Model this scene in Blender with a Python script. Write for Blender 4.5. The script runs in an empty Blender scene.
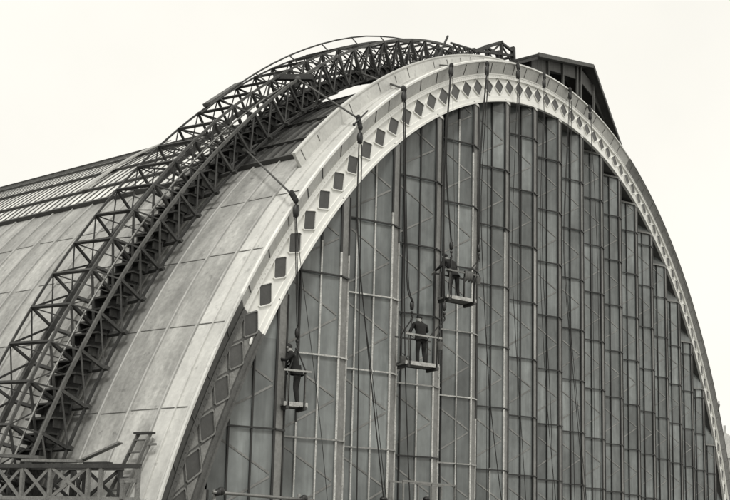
import bpy, bmesh, math, random
from mathutils import Vector, Matrix
random.seed(7)
rad = math.radians
SC = bpy.context.scene
COL = SC.collection

# ------------------------------------------------------------------ materials
TINT = (1.0, 0.998, 0.955)
def grey(v): return (v*TINT[0], v*TINT[1], v*TINT[2], 1.0)

def mat(name, v, rough=0.6, var=0.25, scale=2.0, stretch=(1, 1, 1), metal=0.0, bump=0.0, spots=0.0, spec=0.5,
        fine=0.15, per_obj=0.0, tone=0.0, streak=0.0, slope=0.0, tint=None):
    """grey procedural surface: large blotches + fine grain (+ optional dark flecks, bump)"""
    m = bpy.data.materials.new(name); m.use_nodes = True
    nt = m.node_tree; N = nt.nodes; Lk = nt.links
    b = N['Principled BSDF']
    tc = N.new('ShaderNodeTexCoord'); mp = N.new('ShaderNodeMapping')
    mp.inputs['Scale'].default_value = stretch
    Lk.new(tc.outputs['Object'], mp.inputs['Vector'])
    n1 = N.new('ShaderNodeTexNoise'); n1.inputs['Scale'].default_value = scale
    n1.inputs['Detail'].default_value = 6; n1.inputs['Roughness'].default_value = 0.62
    Lk.new(mp.outputs['Vector'], n1.inputs['Vector'])
    n2 = N.new('ShaderNodeTexNoise'); n2.inputs['Scale'].default_value = scale*9
    n2.inputs['Detail'].default_value = 3
    Lk.new(mp.outputs['Vector'], n2.inputs['Vector'])
    r1 = N.new('ShaderNodeMapRange'); r1.inputs['From Min'].default_value = 0.28; r1.inputs['From Max'].default_value = 0.72
    r1.inputs['To Min'].default_value = 1-var; r1.inputs['To Max'].default_value = 1+var
    Lk.new(n1.outputs['Fac'], r1.inputs['Value'])
    r2 = N.new('ShaderNodeMapRange'); r2.inputs['From Min'].default_value = 0.3; r2.inputs['From Max'].default_value = 0.7
    r2.inputs['To Min'].default_value = 1-fine; r2.inputs['To Max'].default_value = 1+fine
    Lk.new(n2.outputs['Fac'], r2.inputs['Value'])
    mu = N.new('ShaderNodeMath'); mu.operation = 'MULTIPLY'
    Lk.new(r1.outputs[0], mu.inputs[0]); Lk.new(r2.outputs[0], mu.inputs[1])
    last = mu
    if spots:
        n3 = N.new('ShaderNodeTexNoise'); n3.inputs['Scale'].default_value = scale*4; n3.inputs['Detail'].default_value = 8
        Lk.new(mp.outputs['Vector'], n3.inputs['Vector'])
        r3 = N.new('ShaderNodeMapRange'); r3.inputs['From Min'].default_value = 0.62; r3.inputs['From Max'].default_value = 0.72
        r3.inputs['To Min'].default_value = 1.0; r3.inputs['To Max'].default_value = 1-spots
        Lk.new(n3.outputs['Fac'], r3.inputs['Value'])
        m3 = N.new('ShaderNodeMath'); m3.operation = 'MULTIPLY'
        Lk.new(last.outputs[0], m3.inputs[0]); Lk.new(r3.outputs[0], m3.inputs[1]); last = m3
    if per_obj:
        oi = N.new('ShaderNodeObjectInfo')
        r4 = N.new('ShaderNodeMapRange'); r4.inputs['To Min'].default_value = 1-per_obj; r4.inputs['To Max'].default_value = 1+per_obj
        Lk.new(oi.outputs['Random'], r4.inputs['Value'])
        m4 = N.new('ShaderNodeMath'); m4.operation = 'MULTIPLY'
        Lk.new(last.outputs[0], m4.inputs[0]); Lk.new(r4.outputs[0], m4.inputs[1]); last = m4
    if tone:
        at = N.new('ShaderNodeAttribute'); at.attribute_name = 'tone'
        r5 = N.new('ShaderNodeMapRange'); r5.inputs['To Min'].default_value = 1-tone; r5.inputs['To Max'].default_value = 1+tone
        Lk.new(at.outputs['Fac'], r5.inputs['Value'])
        m5 = N.new('ShaderNodeMath'); m5.operation = 'MULTIPLY'
        Lk.new(last.outputs[0], m5.inputs[0]); Lk.new(r5.outputs[0], m5.inputs[1]); last = m5
    if slope:       # soot and rain runs following the curve of the vault
        sp = N.new('ShaderNodeSeparateXYZ'); Lk.new(tc.outputs['Object'], sp.inputs[0])
        an = N.new('ShaderNodeMath'); an.operation = 'ARCTAN2'; Lk.new(sp.outputs['X'], an.inputs[0]); Lk.new(sp.outputs['Z'], an.inputs[1])
        for (ka, ky, lo, hi, lim) in ((13.0, 1.7, .40, .64, 1-slope), (22.0, 4.0, .56, .72, 1+slope*.8)):
            ma = N.new('ShaderNodeMath'); ma.operation = 'MULTIPLY'; Lk.new(an.outputs[0], ma.inputs[0]); ma.inputs[1].default_value = ka
            my = N.new('ShaderNodeMath'); my.operation = 'MULTIPLY'; Lk.new(sp.outputs['Y'], my.inputs[0]); my.inputs[1].default_value = ky
            cb = N.new('ShaderNodeCombineXYZ'); Lk.new(ma.outputs[0], cb.inputs[0]); Lk.new(my.outputs[0], cb.inputs[1]); cb.inputs[2].default_value = ka
            n7 = N.new('ShaderNodeTexNoise'); n7.inputs['Scale'].default_value = 1.0; n7.inputs['Detail'].default_value = 7; n7.inputs['Roughness'].default_value = .6
            Lk.new(cb.outputs[0], n7.inputs['Vector'])
            r7 = N.new('ShaderNodeMapRange'); r7.inputs['From Min'].default_value = lo; r7.inputs['From Max'].default_value = hi
            r7.inputs['To Min'].default_value = 1.0 if lim > 1 else lim; r7.inputs['To Max'].default_value = lim if lim > 1 else 1.0
            Lk.new(n7.outputs['Fac'], r7.inputs['Value'])
            m7 = N.new('ShaderNodeMath'); m7.operation = 'MULTIPLY'
            Lk.new(last.outputs[0], m7.inputs[0]); Lk.new(r7.outputs[0], m7.inputs[1]); last = m7
    if streak:      # rain streaks: narrow across, long down
        mp2 = N.new('ShaderNodeMapping'); mp2.inputs['Scale'].default_value = (3.2, 3.2, .22)
        Lk.new(tc.outputs['Object'], mp2.inputs['Vector'])
        n6 = N.new('ShaderNodeTexNoise'); n6.inputs['Scale'].default_value = 1.6; n6.inputs['Detail'].default_value = 5
        Lk.new(mp2.outputs['Vector'], n6.inputs['Vector'])
        r6 = N.new('ShaderNodeMapRange'); r6.inputs['From Min'].default_value = .45; r6.inputs['From Max'].default_value = .72
        r6.inputs['To Min'].default_value = 1.0; r6.inputs['To Max'].default_value = 1+streak
        Lk.new(n6.outputs['Fac'], r6.inputs['Value'])
        m6 = N.new('ShaderNodeMath'); m6.operation = 'MULTIPLY'
        Lk.new(last.outputs[0], m6.inputs[0]); Lk.new(r6.outputs[0], m6.inputs[1]); last = m6
    mx = N.new('ShaderNodeMix'); mx.data_type = 'RGBA'; mx.blend_type = 'MULTIPLY'
    mx.inputs['Factor'].default_value = 1.0
    mx.inputs['A'].default_value = grey(v) if tint is None else (v*tint[0], v*tint[1], v*tint[2], 1)
    Lk.new(last.outputs[0], mx.inputs['B'])
    Lk.new(mx.outputs['Result'], b.inputs['Base Color'])
    b.inputs['Roughness'].default_value = rough
    b.inputs['Metallic'].default_value = metal
    b.inputs['Specular IOR Level'].default_value = spec
    if bump:
        bp = N.new('ShaderNodeBump'); bp.inputs['Strength'].default_value = bump; bp.inputs['Distance'].default_value = 0.03
        Lk.new(n1.outputs['Fac'], bp.inputs['Height']); Lk.new(bp.outputs['Normal'], b.inputs['Normal'])
    return m

M = dict(
    zinc=mat('weathered_zinc_sheet', .40, .5, .17, .9, (1, 1, 1), bump=.12, spots=.38, fine=.14, tone=.26, slope=.36),
    zinc_new=mat('pale_painted_zinc', .60, .5, .10, 1.0, (1, 1, 1), bump=.10, spots=.30, fine=.08, slope=.18),
    roll=mat('zinc_roll', .34, .5, .22, 1.5, fine=.10),
    lap=mat('lap_joint', .16, .7, .3, 3.0),
    pane_far=mat('sky_bright_roof_pane', .66, .4, .15, .8, fine=.08, tone=.16),  # pale colour stands in for sky reflected in the far panes
    pane_near=mat('sooty_roof_boarding', .16, .5, .25, .8, (1, 1, 1), fine=.15, spots=.3, tone=.30, slope=.3),
    bar=mat('sooty_glazing_bar', .055, .6, .25, 3.0),
    white=mat('fresh_white_paint', .84, .42, .04, 1.2, fine=.03, spots=.08),
    white_grey=mat('grey_white_paint', .72, .55, .12, 1.5, fine=.08, spots=.2),
    cove=mat('grey_cove_sheet', .56, .6, .15, 1.6, fine=.1, spots=.25),
    bare=mat('dull_unpainted_iron', .085, .6, .3, 2.0, fine=.2),
    bare_mid=mat('primed_grey_iron', .20, .6, .25, 2.0, fine=.2),
    diamond=mat('dark_grey_diamond_panel', .058, .45, .3, 2.2, fine=.12, per_obj=.18),
    joint=mat('open_joint', .12, .8, .2, 3.0),
    soffit=mat('dark_soffit', .06, .8, .3, 1.5),  # even dark grey for soffit and backing wall
    glass=mat('obscured_wired_glass', .150, .20, .42, .36, (1, 1, .7), fine=.12, spots=.12, spec=.6, tone=.32, streak=.36, tint=(.93, 1.0, .985)),  # blotches and pane tones: dirt, plus uneven sky reflection put into the colour
    strip=mat('grey_iron_post', .20, .5, .25, 1.2, fine=.15, spots=.3),
    strip_pale=mat('pale_grey_iron_post', .40, .5, .2, 2.0, fine=.15),
    mullion=mat('dark_iron_bar', .022, .5, .25, 3.0),
    paint_bar=mat('patchy_white_bar', .50, .5, .30, 2.5, fine=.25, spots=.6),
    paint_tr=mat('half_painted_bar', .28, .5, .35, 2.0, fine=.25, spots=.5),
    brace=mat('dull_grey_brace', .20, .6, .35, 1.2, fine=.2),
    timber=mat('tarred_timber', .042, .75, .45, 2.0, fine=.25, per_obj=.35),
    timber_mid=mat('brown_timber', .095, .75, .35, 2.0, fine=.25, per_obj=.2),
    timber_light=mat('weathered_timber', .17, .75, .3, 3.0, fine=.25),
    timber_pale=mat('pale_timber', .34, .7, .25, 3.0, fine=.2),
    pipe=mat('galvanised_tube', .20, .4, .3, 3.0, metal=.3),
    rope=mat('tarred_rope', .020, .85, .3, 12.0),
    rope_mid=mat('manila_rope', .07, .85, .3, 12.0),
    block=mat('black_iron_block', .018, .5, .3, 6.0),
    plank=mat('paint_splashed_plank', .42, .6, .4, 5.0, fine=.3, spots=.7),
    cloth=mat('dark_wool_cloth', .011, .9, .35, 9.0, fine=.3),
    cloth2=mat('dark_serge_trousers', .014, .9, .3, 9.0, fine=.3),
    boot=mat('black_boot_leather', .014, .6, .2, 9.0),
    skin=mat('skin', .24, .6, .08, 9.0),
    hair=mat('dark_hair', .012, .7, .2, 20.0),
    felt=mat('black_roofing_felt', .035, .8, .3, 1.2, fine=.2),
    shed=mat('grey_boarded_wall', .075, .7, .3, 2.0, (4, 1, .4), fine=.2),
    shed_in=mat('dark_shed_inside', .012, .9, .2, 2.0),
    earth=mat('cindery_ground', .16, .9, .3, .3),
    brick=mat('sooty_brick', .10, .85, .3, 1.0, fine=.3),
    far=mat('hazy_distant_stone', .42, .8, .15, .4),  # distance haze is mixed into this pale grey
    tin=mat('dull_tin', .10, .5, .3, 8.0),
)

# ------------------------------------------------------------------ mesh builder
class MB:
    def __init__(s): s.v = []; s.f = []; s.mi = []; s.sm = []; s.tn = {}
    def add(s, vs, fs, mi=0, smooth=False):
        o = len(s.v); s.v += [tuple(v) for v in vs]
        for f in fs: s.f.append(tuple(i+o for i in f)); s.mi.append(mi); s.sm.append(smooth)
    def box(s, c, size, rot=None, mi=0):
        hx, hy, hz = [d/2 for d in size]
        vs = [Vector((x, y, z)) for x in (-hx, hx) for y in (-hy, hy) for z in (-hz, hz)]
        if rot is not None: vs = [rot @ v for v in vs]
        c = Vector(c)
        s.add([v+c for v in vs], [(0, 1, 3, 2), (4, 6, 7, 5), (0, 4, 5, 1), (2, 3, 7, 6), (0, 2, 6, 4), (1, 5, 7, 3)], mi)
    def bar(s, a, b, w, h=None, up=(0, 0, 1), mi=0):
        a = Vector(a); b = Vector(b); h = h or w; d = b-a; L = d.length
        if L < 1e-6: return
        d.normalize(); up = Vector(up); x = d.cross(up)
        if x.length < 1e-4: x = d.cross(Vector((1, 0, 0)))
        x.normalize(); z = x.cross(d)
        vs = []
        for p in (a, b):
            for sx, sz in ((-1, -1), (1, -1), (1, 1), (-1, 1)): vs.append(p+x*sx*w/2+z*sz*h/2)
        s.add(vs, [(0, 3, 2, 1), (4, 5, 6, 7), (0, 1, 5, 4), (1, 2, 6, 5), (2, 3, 7, 6), (3, 0, 4, 7)], mi)
    def tube(s, pts, r, n=8, mi=0, cap=True):
        pts = [Vector(p) for p in pts]; rs = r if isinstance(r, (list, tuple)) else [r]*len(pts)
        vs = []; ref = None
        for i, p in enumerate(pts):
            d = (pts[min(i+1, len(pts)-1)]-pts[max(i-1, 0)]).normalized()
            if ref is None: ref = d.cross(Vector((.31, .9, .17))).normalized()
            x = (ref-d*ref.dot(d)).normalized(); y = d.cross(x); ref = x
            for k in range(n):
                a = 2*math.pi*k/n; vs.append(p+(x*math.cos(a)+y*math.sin(a))*rs[i])
        fs = []
        for i in range(len(pts)-1):
            for k in range(n):
                fs.append((i*n+k, i*n+(k+1) % n, (i+1)*n+(k+1) % n, (i+1)*n+k))
        if cap: fs.append(tuple(range(n-1, -1, -1))); fs.append(tuple((len(pts)-1)*n+k for k in range(n)))
        s.add(vs, fs, mi, True)
    def ell(s, c, r, n=10, m=7, mi=0, rot=None):
        vs = []; c = Vector(c)
        for i in range(m+1):
            t = math.pi*i/m
            for k in range(n):
                a = 2*math.pi*k/n
                v = Vector((r[0]*math.sin(t)*math.cos(a), r[1]*math.sin(t)*math.sin(a), r[2]*math.cos(t)))
                if rot is not None: v = rot @ v
                vs.append(c+v)
        fs = [(i*n+k, (i+1)*n+k, (i+1)*n+(k+1) % n, i*n+(k+1) % n) for i in range(m) for k in range(n)]
        s.add(vs, fs, mi, True)
    def prism(s, poly, off, mi=0):
        """closed polygon (list of points) extruded by vector off"""
        n = len(poly); a = [Vector(p) for p in poly]; b = [p+Vector(off) for p in a]
        s.add(a+b, [tuple(range(n)), tuple(range(2*n-1, n-1, -1))]+[(i, n+i, n+(i+1) % n, (i+1) % n) for i in range(n)], mi)
    def quad(s, vs, tone, mi=0):
        s.tn[len(s.f)] = tone; s.add(vs, [tuple(range(len(vs)))], mi)
    def build(s, name, mats, parent=None, loc=None, fix=False):
        me = bpy.data.meshes.new(name); me.from_pydata(s.v, [], s.f)
        if s.tn:
            at = me.attributes.new('tone', 'FLOAT', 'FACE')
            for i_ in range(len(s.f)): at.data[i_].value = s.tn.get(i_, .5)
        mats = mats if isinstance(mats, (list, tuple)) else [mats]
        for m in mats: me.materials.append(m)
        me.polygons.foreach_set('material_index', s.mi); me.polygons.foreach_set('use_smooth', s.sm)
        bm = bmesh.new(); bm.from_mesh(me)
        if s.tn: bmesh.ops.remove_doubles(bm, verts=bm.verts, dist=2e-4)
        bmesh.ops.recalc_face_normals(bm, faces=bm.faces); bm.to_mesh(me); bm.free()
        me.update()
        o = bpy.data.objects.new(name, me); COL.objects.link(o)
        if parent is not None: o.parent = parent
        return o

def P(R, th, Y):
    t = rad(th); return Vector((R*math.sin(t), Y, R*math.cos(t)))
def sweep(mb, prof, th0, th1, n, mi=0, smooth=True, closed=True):
    """closed (R,Y) profile swept round the vault axis"""
    k = len(prof); vs = []
    for i in range(n+1):
        th = th0+(th1-th0)*i/n
        for R, Y in prof: vs.append(P(R, th, Y))
    fs = []
    for i in range(n):
        for j in range(k if closed else k-1):
            a = i*k+j; b = i*k+(j+1) % k; fs.append((a, b, b+k, a+k))
    if closed: fs += [tuple(range(k-1, -1, -1)), tuple(n*k+j for j in range(k))]
    mb.add(vs, fs, mi, False)

def thing(name, label, cat, loc=(0, 0, 0), group=None):
    o = bpy.data.objects.new(name, None); COL.objects.link(o); o.location = loc
    o.empty_display_size = .3
    o['label'] = label; o['category'] = cat
    if group: o['group'] = group
    return o
def tag(o, label, cat, group=None):
    o['label'] = label; o['category'] = cat
    if group: o['group'] = group
    return o

# ------------------------------------------------------------------ train shed : roof
R1, R2, RG = 32.69, 34.29, 34.15
YEND = 60.0
shed = thing('train_shed', 'huge arched railway train shed with zinc clad vault and folded glass gable', 'train shed', (0, 0, 0))
TG = 47.15

def roof_part(th0, th1, y0, y1, R, thick, n, m, name, prof=None):
    mb = MB(); sweep(mb, [(R, y0), (R, y1), (R-thick, y1), (R-thick, y0)], th0, th1, n, 0)
    o = mb.build(name, m, shed)
    for p in o.data.polygons: p.use_smooth = False
    return o
def sheets(name, m, R, thick, tbs, ybs, tone, sub=3):
    """vault skin made of separate sheets: one tone of weathering per sheet"""
    mb = MB()
    for a, b in zip(tbs, tbs[1:]):
        for y0, y1 in zip(ybs, ybs[1:]):
            t_ = tone(a, y0)
            for q in range(sub):
                u, v = a+(b-a)*q/sub, a+(b-a)*(q+1)/sub
                mb.quad([P(R, u, y0), P(R, v, y0), P(R, v, y1), P(R, u, y1)], t_)
    A, B, y0, y1 = tbs[0], tbs[-1], ybs[0], ybs[-1]; n = 60
    for q in range(n):
        u, v = A+(B-A)*q/n, A+(B-A)*(q+1)/n
        mb.quad([P(R-thick, u, y0), P(R-thick, v, y0), P(R-thick, v, y1), P(R-thick, u, y1)], .5)
        for y in (y0, y1): mb.quad([P(R-thick, u, y), P(R-thick, v, y), P(R, v, y), P(R, u, y)], .5)
    for t in (A, B): mb.quad([P(R-thick, t, y0), P(R-thick, t, y1), P(R, t, y1), P(R, t, y0)], .5)
    return mb.build(name, m, shed)
def zt_(th, y):        # sootier sheets behind, cleaner ones by the verge
    base = .78 if y < 1.5 else (.55 if y < 2.6 else (.30 if y < 7 else .50))
    return min(1, max(0, base+random.uniform(-.24, .24)))
seam_ts = [-TG]+[-51.36-4.6955*i for i in range(8)]+[-90]
yb_ = [.70]+[.76+1.1*j for j in range(1, 40)]+[YEND]
lower = sheets('zinc_roof', M['zinc'], R2, .05, seam_ts, yb_, zt_)
lower_far = roof_part(TG, 90, .70, YEND, R2, .35, 60, M['zinc'], 'zinc_roof')
gy_n = [.72]+[1.05+.44*j for j in range(14)]+[7.2]; gy_f = [7.2]+[7.21+.44*j for j in range(1, 80)]+[YEND]
gts = [-TG, -43.7, -39.9, -36.1, -32.3, -28, -20, -10, 0, 15, 30, TG]
upper_near = sheets('boarded_roof', M['pane_near'], RG, .05, gts, gy_n, lambda a, y: random.random()*.9+(.1 if y < 3 else 0), 6)
upper_far = sheets('glazed_roof', M['pane_far'], RG, .05, gts, gy_f, lambda a, y: random.random(), 6)
verge = roof_part(-90, 90, -.36, .70, R2, .04, 200, M['zinc_new'], 'roof_verge')
# verge: pale roll near its outer edge, upstand along its back, patch joints
mb = MB(); sweep(mb, [(R2-.02, .58), (R2-.02, .69), (34.74, .69), (34.74, .60)], -48.6, 48.6, 110)
sweep(mb, [(34.74, .57), (34.74, .72), (34.79, .72), (34.79, .57)], -48.6, 48.6, 110)
up = mb.build('verge_upstand', M['zinc_new'], verge)
for i in range(48):
    th = -48+i*2.04+random.uniform(-.3, .3)
    if random.random() < .8 and th < 0:
        mb = MB(); mb.box(P(34.52, th, .585), (.02, .03, random.uniform(.2, .40)), Matrix.Rotation(rad(th), 3, 'Y'))
        mb.build('upstand_joint', M['lap'], up)
mb = MB()
for y, w in ((-.30, .05), (.16, .035)):
    sweep(mb, [(R2-.02, y), (R2-.02, y+w), (R2+.05, y+w), (R2+.05, y)], -85, 85, 190)
mb.build('verge_roll', M['zinc_new'], verge)
# standing rolls on the zinc slope
for j in range(38):
    y = .76+1.1*j
    mb = MB(); pr = [(R2-.02, y-.04), (R2+.04, y-.034), (R2+.06, y), (R2+.04, y+.034), (R2-.02, y+.04)]
    sweep(mb, pr, -78, -TG-.1, 30)
    mb.build('standing_roll', M['roll'], lower)
for i in range(6):
    th = -51.36-4.6955*i
    mb = MB()
    for j in range(37):
        y = .84+1.1*j; t = th+random.uniform(-.09, .09)
        a, b = P(R2+.008, t, y), P(R2+.008, t+random.uniform(-.05, .05), y+random.choice((.95, .95, .8)))
        mb.bar(a, b, .018, .022, up=P(1, th, 0))
        if j == 0: mb.bar(P(R2+.012, t, -.25), P(R2+.012, t, .7), .022, .018, up=P(1, th, 0))
    mb.build('lap_seam', M['lap'], lower)
# glazing bars and purlin flashings of the upper slope
for j in range(94):
    y = 1.05+.44*j
    src = upper_near if y < 7.15 else upper_far
    bw_, bh_ = (.05, .06) if y < 7.15 else (.04, .03)
    mb = MB(); sweep(mb, [(RG-.02, y-bw_), (RG+bh_, y-bw_*.8), (RG+bh_, y+bw_*.8), (RG-.02, y+bw_)], -TG, -25, 16)
    mb.build('glazing_bar', M['bar'], src)
for th in (-TG, -43.7, -39.9, -36.1, -32.3):
    hh_ = .30 if th == -TG else (.09 if th > -38 else .10)
    for y0, y1, src in ((.74, 7.2, upper_near), (7.2, 50, upper_far)):
        mb = MB(); sweep(mb, [(RG-.02, y0), (RG-.02, y1), (RG+hh_, y1), (RG+hh_, y0)], th-.09, th+.08, 2)
        n = 0
        for q in range(n):
            mb.box(P(RG+.09, th-.22, y0+.44*q+.25), (.14, .22, .07), Matrix.Rotation(rad(th), 3, 'Y'))
        mb.build('purlin_flashing', M['bar'], src)
# pale walkway board up the glazed slope
mb = MB()
pts = [P(RG+.16, -43.9+i*1.45, 12.9+.11*i) for i in range(9)]
for a, b in zip(pts, pts[1:]): mb.bar(a, b, .36, .05, up=P(1, -40, 0))
wb = mb.build('roof_board', M['timber_pale'])
tag(wb, 'pale long plank laid up the far glazed roof slope', 'plank')

# ------------------------------------------------------------------ gable arch
TS = -59.2      # painters have reached this far down on the left
def arch_seg(th0, th1, m_face, m_cove, m_edge, label=None):
    mb = MB(); n = max(8, int((th1-th0)/.9))
    sweep(mb, [(R1, 0.0), (R1, .5), (R1+.34, .5), (R1+.34, 0.0)], th0, th1, n, 3)            # body behind lower flange
    sweep(mb, [(R1-.03, -.09), (R1-.03, .06), (R1+.05, .06), (R1+.05, -.09)], th0, th1, n, 0)  # lower bead
    sweep(mb, [(R1+.05, -.05), (R1+.05, 0), (R1+.22, 0), (R1+.22, -.05)], th0, th1, n, 0)
    sweep(mb, [(R1+.22, -.02), (R1+.22, .3), (33.64, .3), (33.64, -.02)], th0, th1, n, 0)      # diamond band
    sweep(mb, [(33.64, -.11), (33.64, .3), (33.78, .3), (33.78, -.11)], th0, th1, n, 0)        # upper flange
    sweep(mb, [(33.78, -.13), (33.78, .3), (33.82, .3), (33.82, -.13)], th0, th1, n, 0)
    sweep(mb, [(33.82, -.10), (33.82, .3), (34.275, .3), (34.275, -.33)], th0, th1, n, 1)        # cove
    sweep(mb, [(34.26, -.39), (34.26, -.30), (34.33, -.28), (34.35, -.34), (34.325, -.39)], th0, th1, n, 2)  # edge lip
    o = mb.build('gable_arch', [m_face, m_cove, m_edge, M['bare']], shed)
    if label: o['label'] = label
    # rivets along both flanges and open joints across the cove
    rv = MB(); k = int((th1-th0)/.34)
    for i in range(k):
        th = th0+.1+i*.34
        for R, y in ((33.71, -.112),):
            c = P(R, th, y); rv.box(c, (.026, .02, .026))
    q_ = rv.build('rivet', m_face if m_face != M['white'] else M['white_grey'], o); q_['kind'] = 'stuff'
    jt = MB(); k = int((th1-th0)/2.3)
    for i in range(k):
        th = th0+1.2+i*2.3+random.uniform(-.3, .3)
        jt = MB(); jt.bar(P(33.86, th, -.135), P(34.22, th+random.uniform(-.15, .15), -.315), .026, .02, up=P(1, th+90, 0))
        if -70 < th < 70: jt.build('cove_joint', M['joint'], o)
    return o
arch_bare = arch_seg(-90, TS, M['bare'], M['bare'], M['zinc_new'], 'dark unpainted foot of the gable arch')
arch_white = arch_seg(TS, 9, M['white'], M['cove'], M['white_grey'], 'freshly white painted gable arch')
arch_right = arch_seg(9, 90, M['white_grey'], M['bare_mid'], M['bare'], 'greyer white right half of the gable arch with darker cove and edge')  # right half: greyer face, darker cove and edge than the left
# ragged paint edge at the foot of the white part
mb = MB()
mb.ell(P(33.02, -60.1, -.06), (.06, .012, .13), 10, 6, rot=Matrix.Rotation(rad(25), 3, 'Y'))
mb.build('paint_patch', M['white'], arch_bare)

def diamond(th, parent, m_frame):
    """rounded diamond: recessed dark panel with a raised outline, built in the tangent plane"""
    c = P(33.29, th, -.024); T = Vector((math.cos(rad(th)), 0, -math.sin(rad(th)))); Rn = Vector((math.sin(rad(th)), 0, math.cos(rad(th))))
    a, b = .535, .385
    def outline(sc, cut=.075):
        pts = []; cs = [(a*sc, 0), (0, b*sc), (-a*sc, 0), (0, -b*sc)]
        for i in range(4):
            p, q, r = cs[i-1], cs[i], cs[(i+1) % 4]
            for t in (0, .25, .5, .75, 1):
                u = (1-t)*cut; w = t*cut
                x = q[0]*(1-u-w)+p[0]*u+r[0]*w; y = q[1]*(1-u-w)+p[1]*u+r[1]*w
                pts.append((x, y))
        return pts
    def to3(pt, off): return c+T*pt[0]+Rn*pt[1]+Vector((0, off, 0))
    o1 = [to3(p, -.045) for p in outline(1.0)]; o0 = [to3(p, .01) for p in outline(1.0)]
    i1 = [to3(p, -.045) for p in outline(.90)]; i0 = [to3(p, -.008) for p in outline(.90)]
    n = len(o1); mb = MB()
    mb.add(o0+o1+i1+i0, [(r*n+k, r*n+(k+1) % n, (r+1)*n+(k+1) % n, (r+1)*n+k) for r in range(3) for k in range(n)], 0)
    mb.add([p+Vector((0, -.004, 0)) for p in i0], [tuple(range(n))], 1)
    gr = [to3(p, .019) for p in outline(1.05)]  # flat grey outline drawn as the shadow gap round the frame
    mb.add(gr, [tuple(range(n))], 2)
    return mb.build('diamond_panel', [m_frame, M['diamond'], M['cove']], parent)
PITCH = 1.9813; A0 = -19.779
for i in range(-27, 47):
    th = A0+PITCH*i
    if -75 < th < 74:
        if th < TS: diamond(th, arch_bare, M['bare_mid'])
        elif th < 9: diamond(th, arch_white, M['white'])
        else: diamond(th, arch_right, M['white_grey'])
# unpainted arch: paler triangles between the dark diamonds
mb = MB()
for i in range(-27, -20):
    th = A0+PITCH*(i+.5)
    if th < TS-.3:
        for s in (1, -1):
            ts = PITCH/2*.72
            mb.prism([P(33.29+s*.33, th-ts, -.026), P(33.29+s*.33, th+ts, -.026), P(33.29+s*.05, th, -.026)], (0, -.008, 0))
mb.build('spandrel_plate', M['bare_mid'], arch_bare)
# dark soffit and closing wall behind the folds of the glass
mb = MB()
sweep(mb, [(R1+.02, .5), (R1+.02, 1.6), (R1+.4, 1.6), (R1+.4, .5)], -90, 90, 120)
mb.build('arch_soffit', M['soffit'], shed)
mb = MB(); n = 90
poly = [P(R1+.2, -88+176*i/n, 1.5) for i in range(n+1)]
mb.prism(poly, (0, .15, 0)); bw0 = mb.build('backing_wall', M['soffit'], shed)
mb = MB(); mb.prism([(10.0, 1.47, 9.0), (31.3, 1.47, 9.0), (26.6, 1.47, 19.2), (22.3, 1.47, 24.0), (10, 1.47, 24.0)], (0, .02, 0)); mb.build('backing_panel', M['bare'], bw0)

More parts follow.
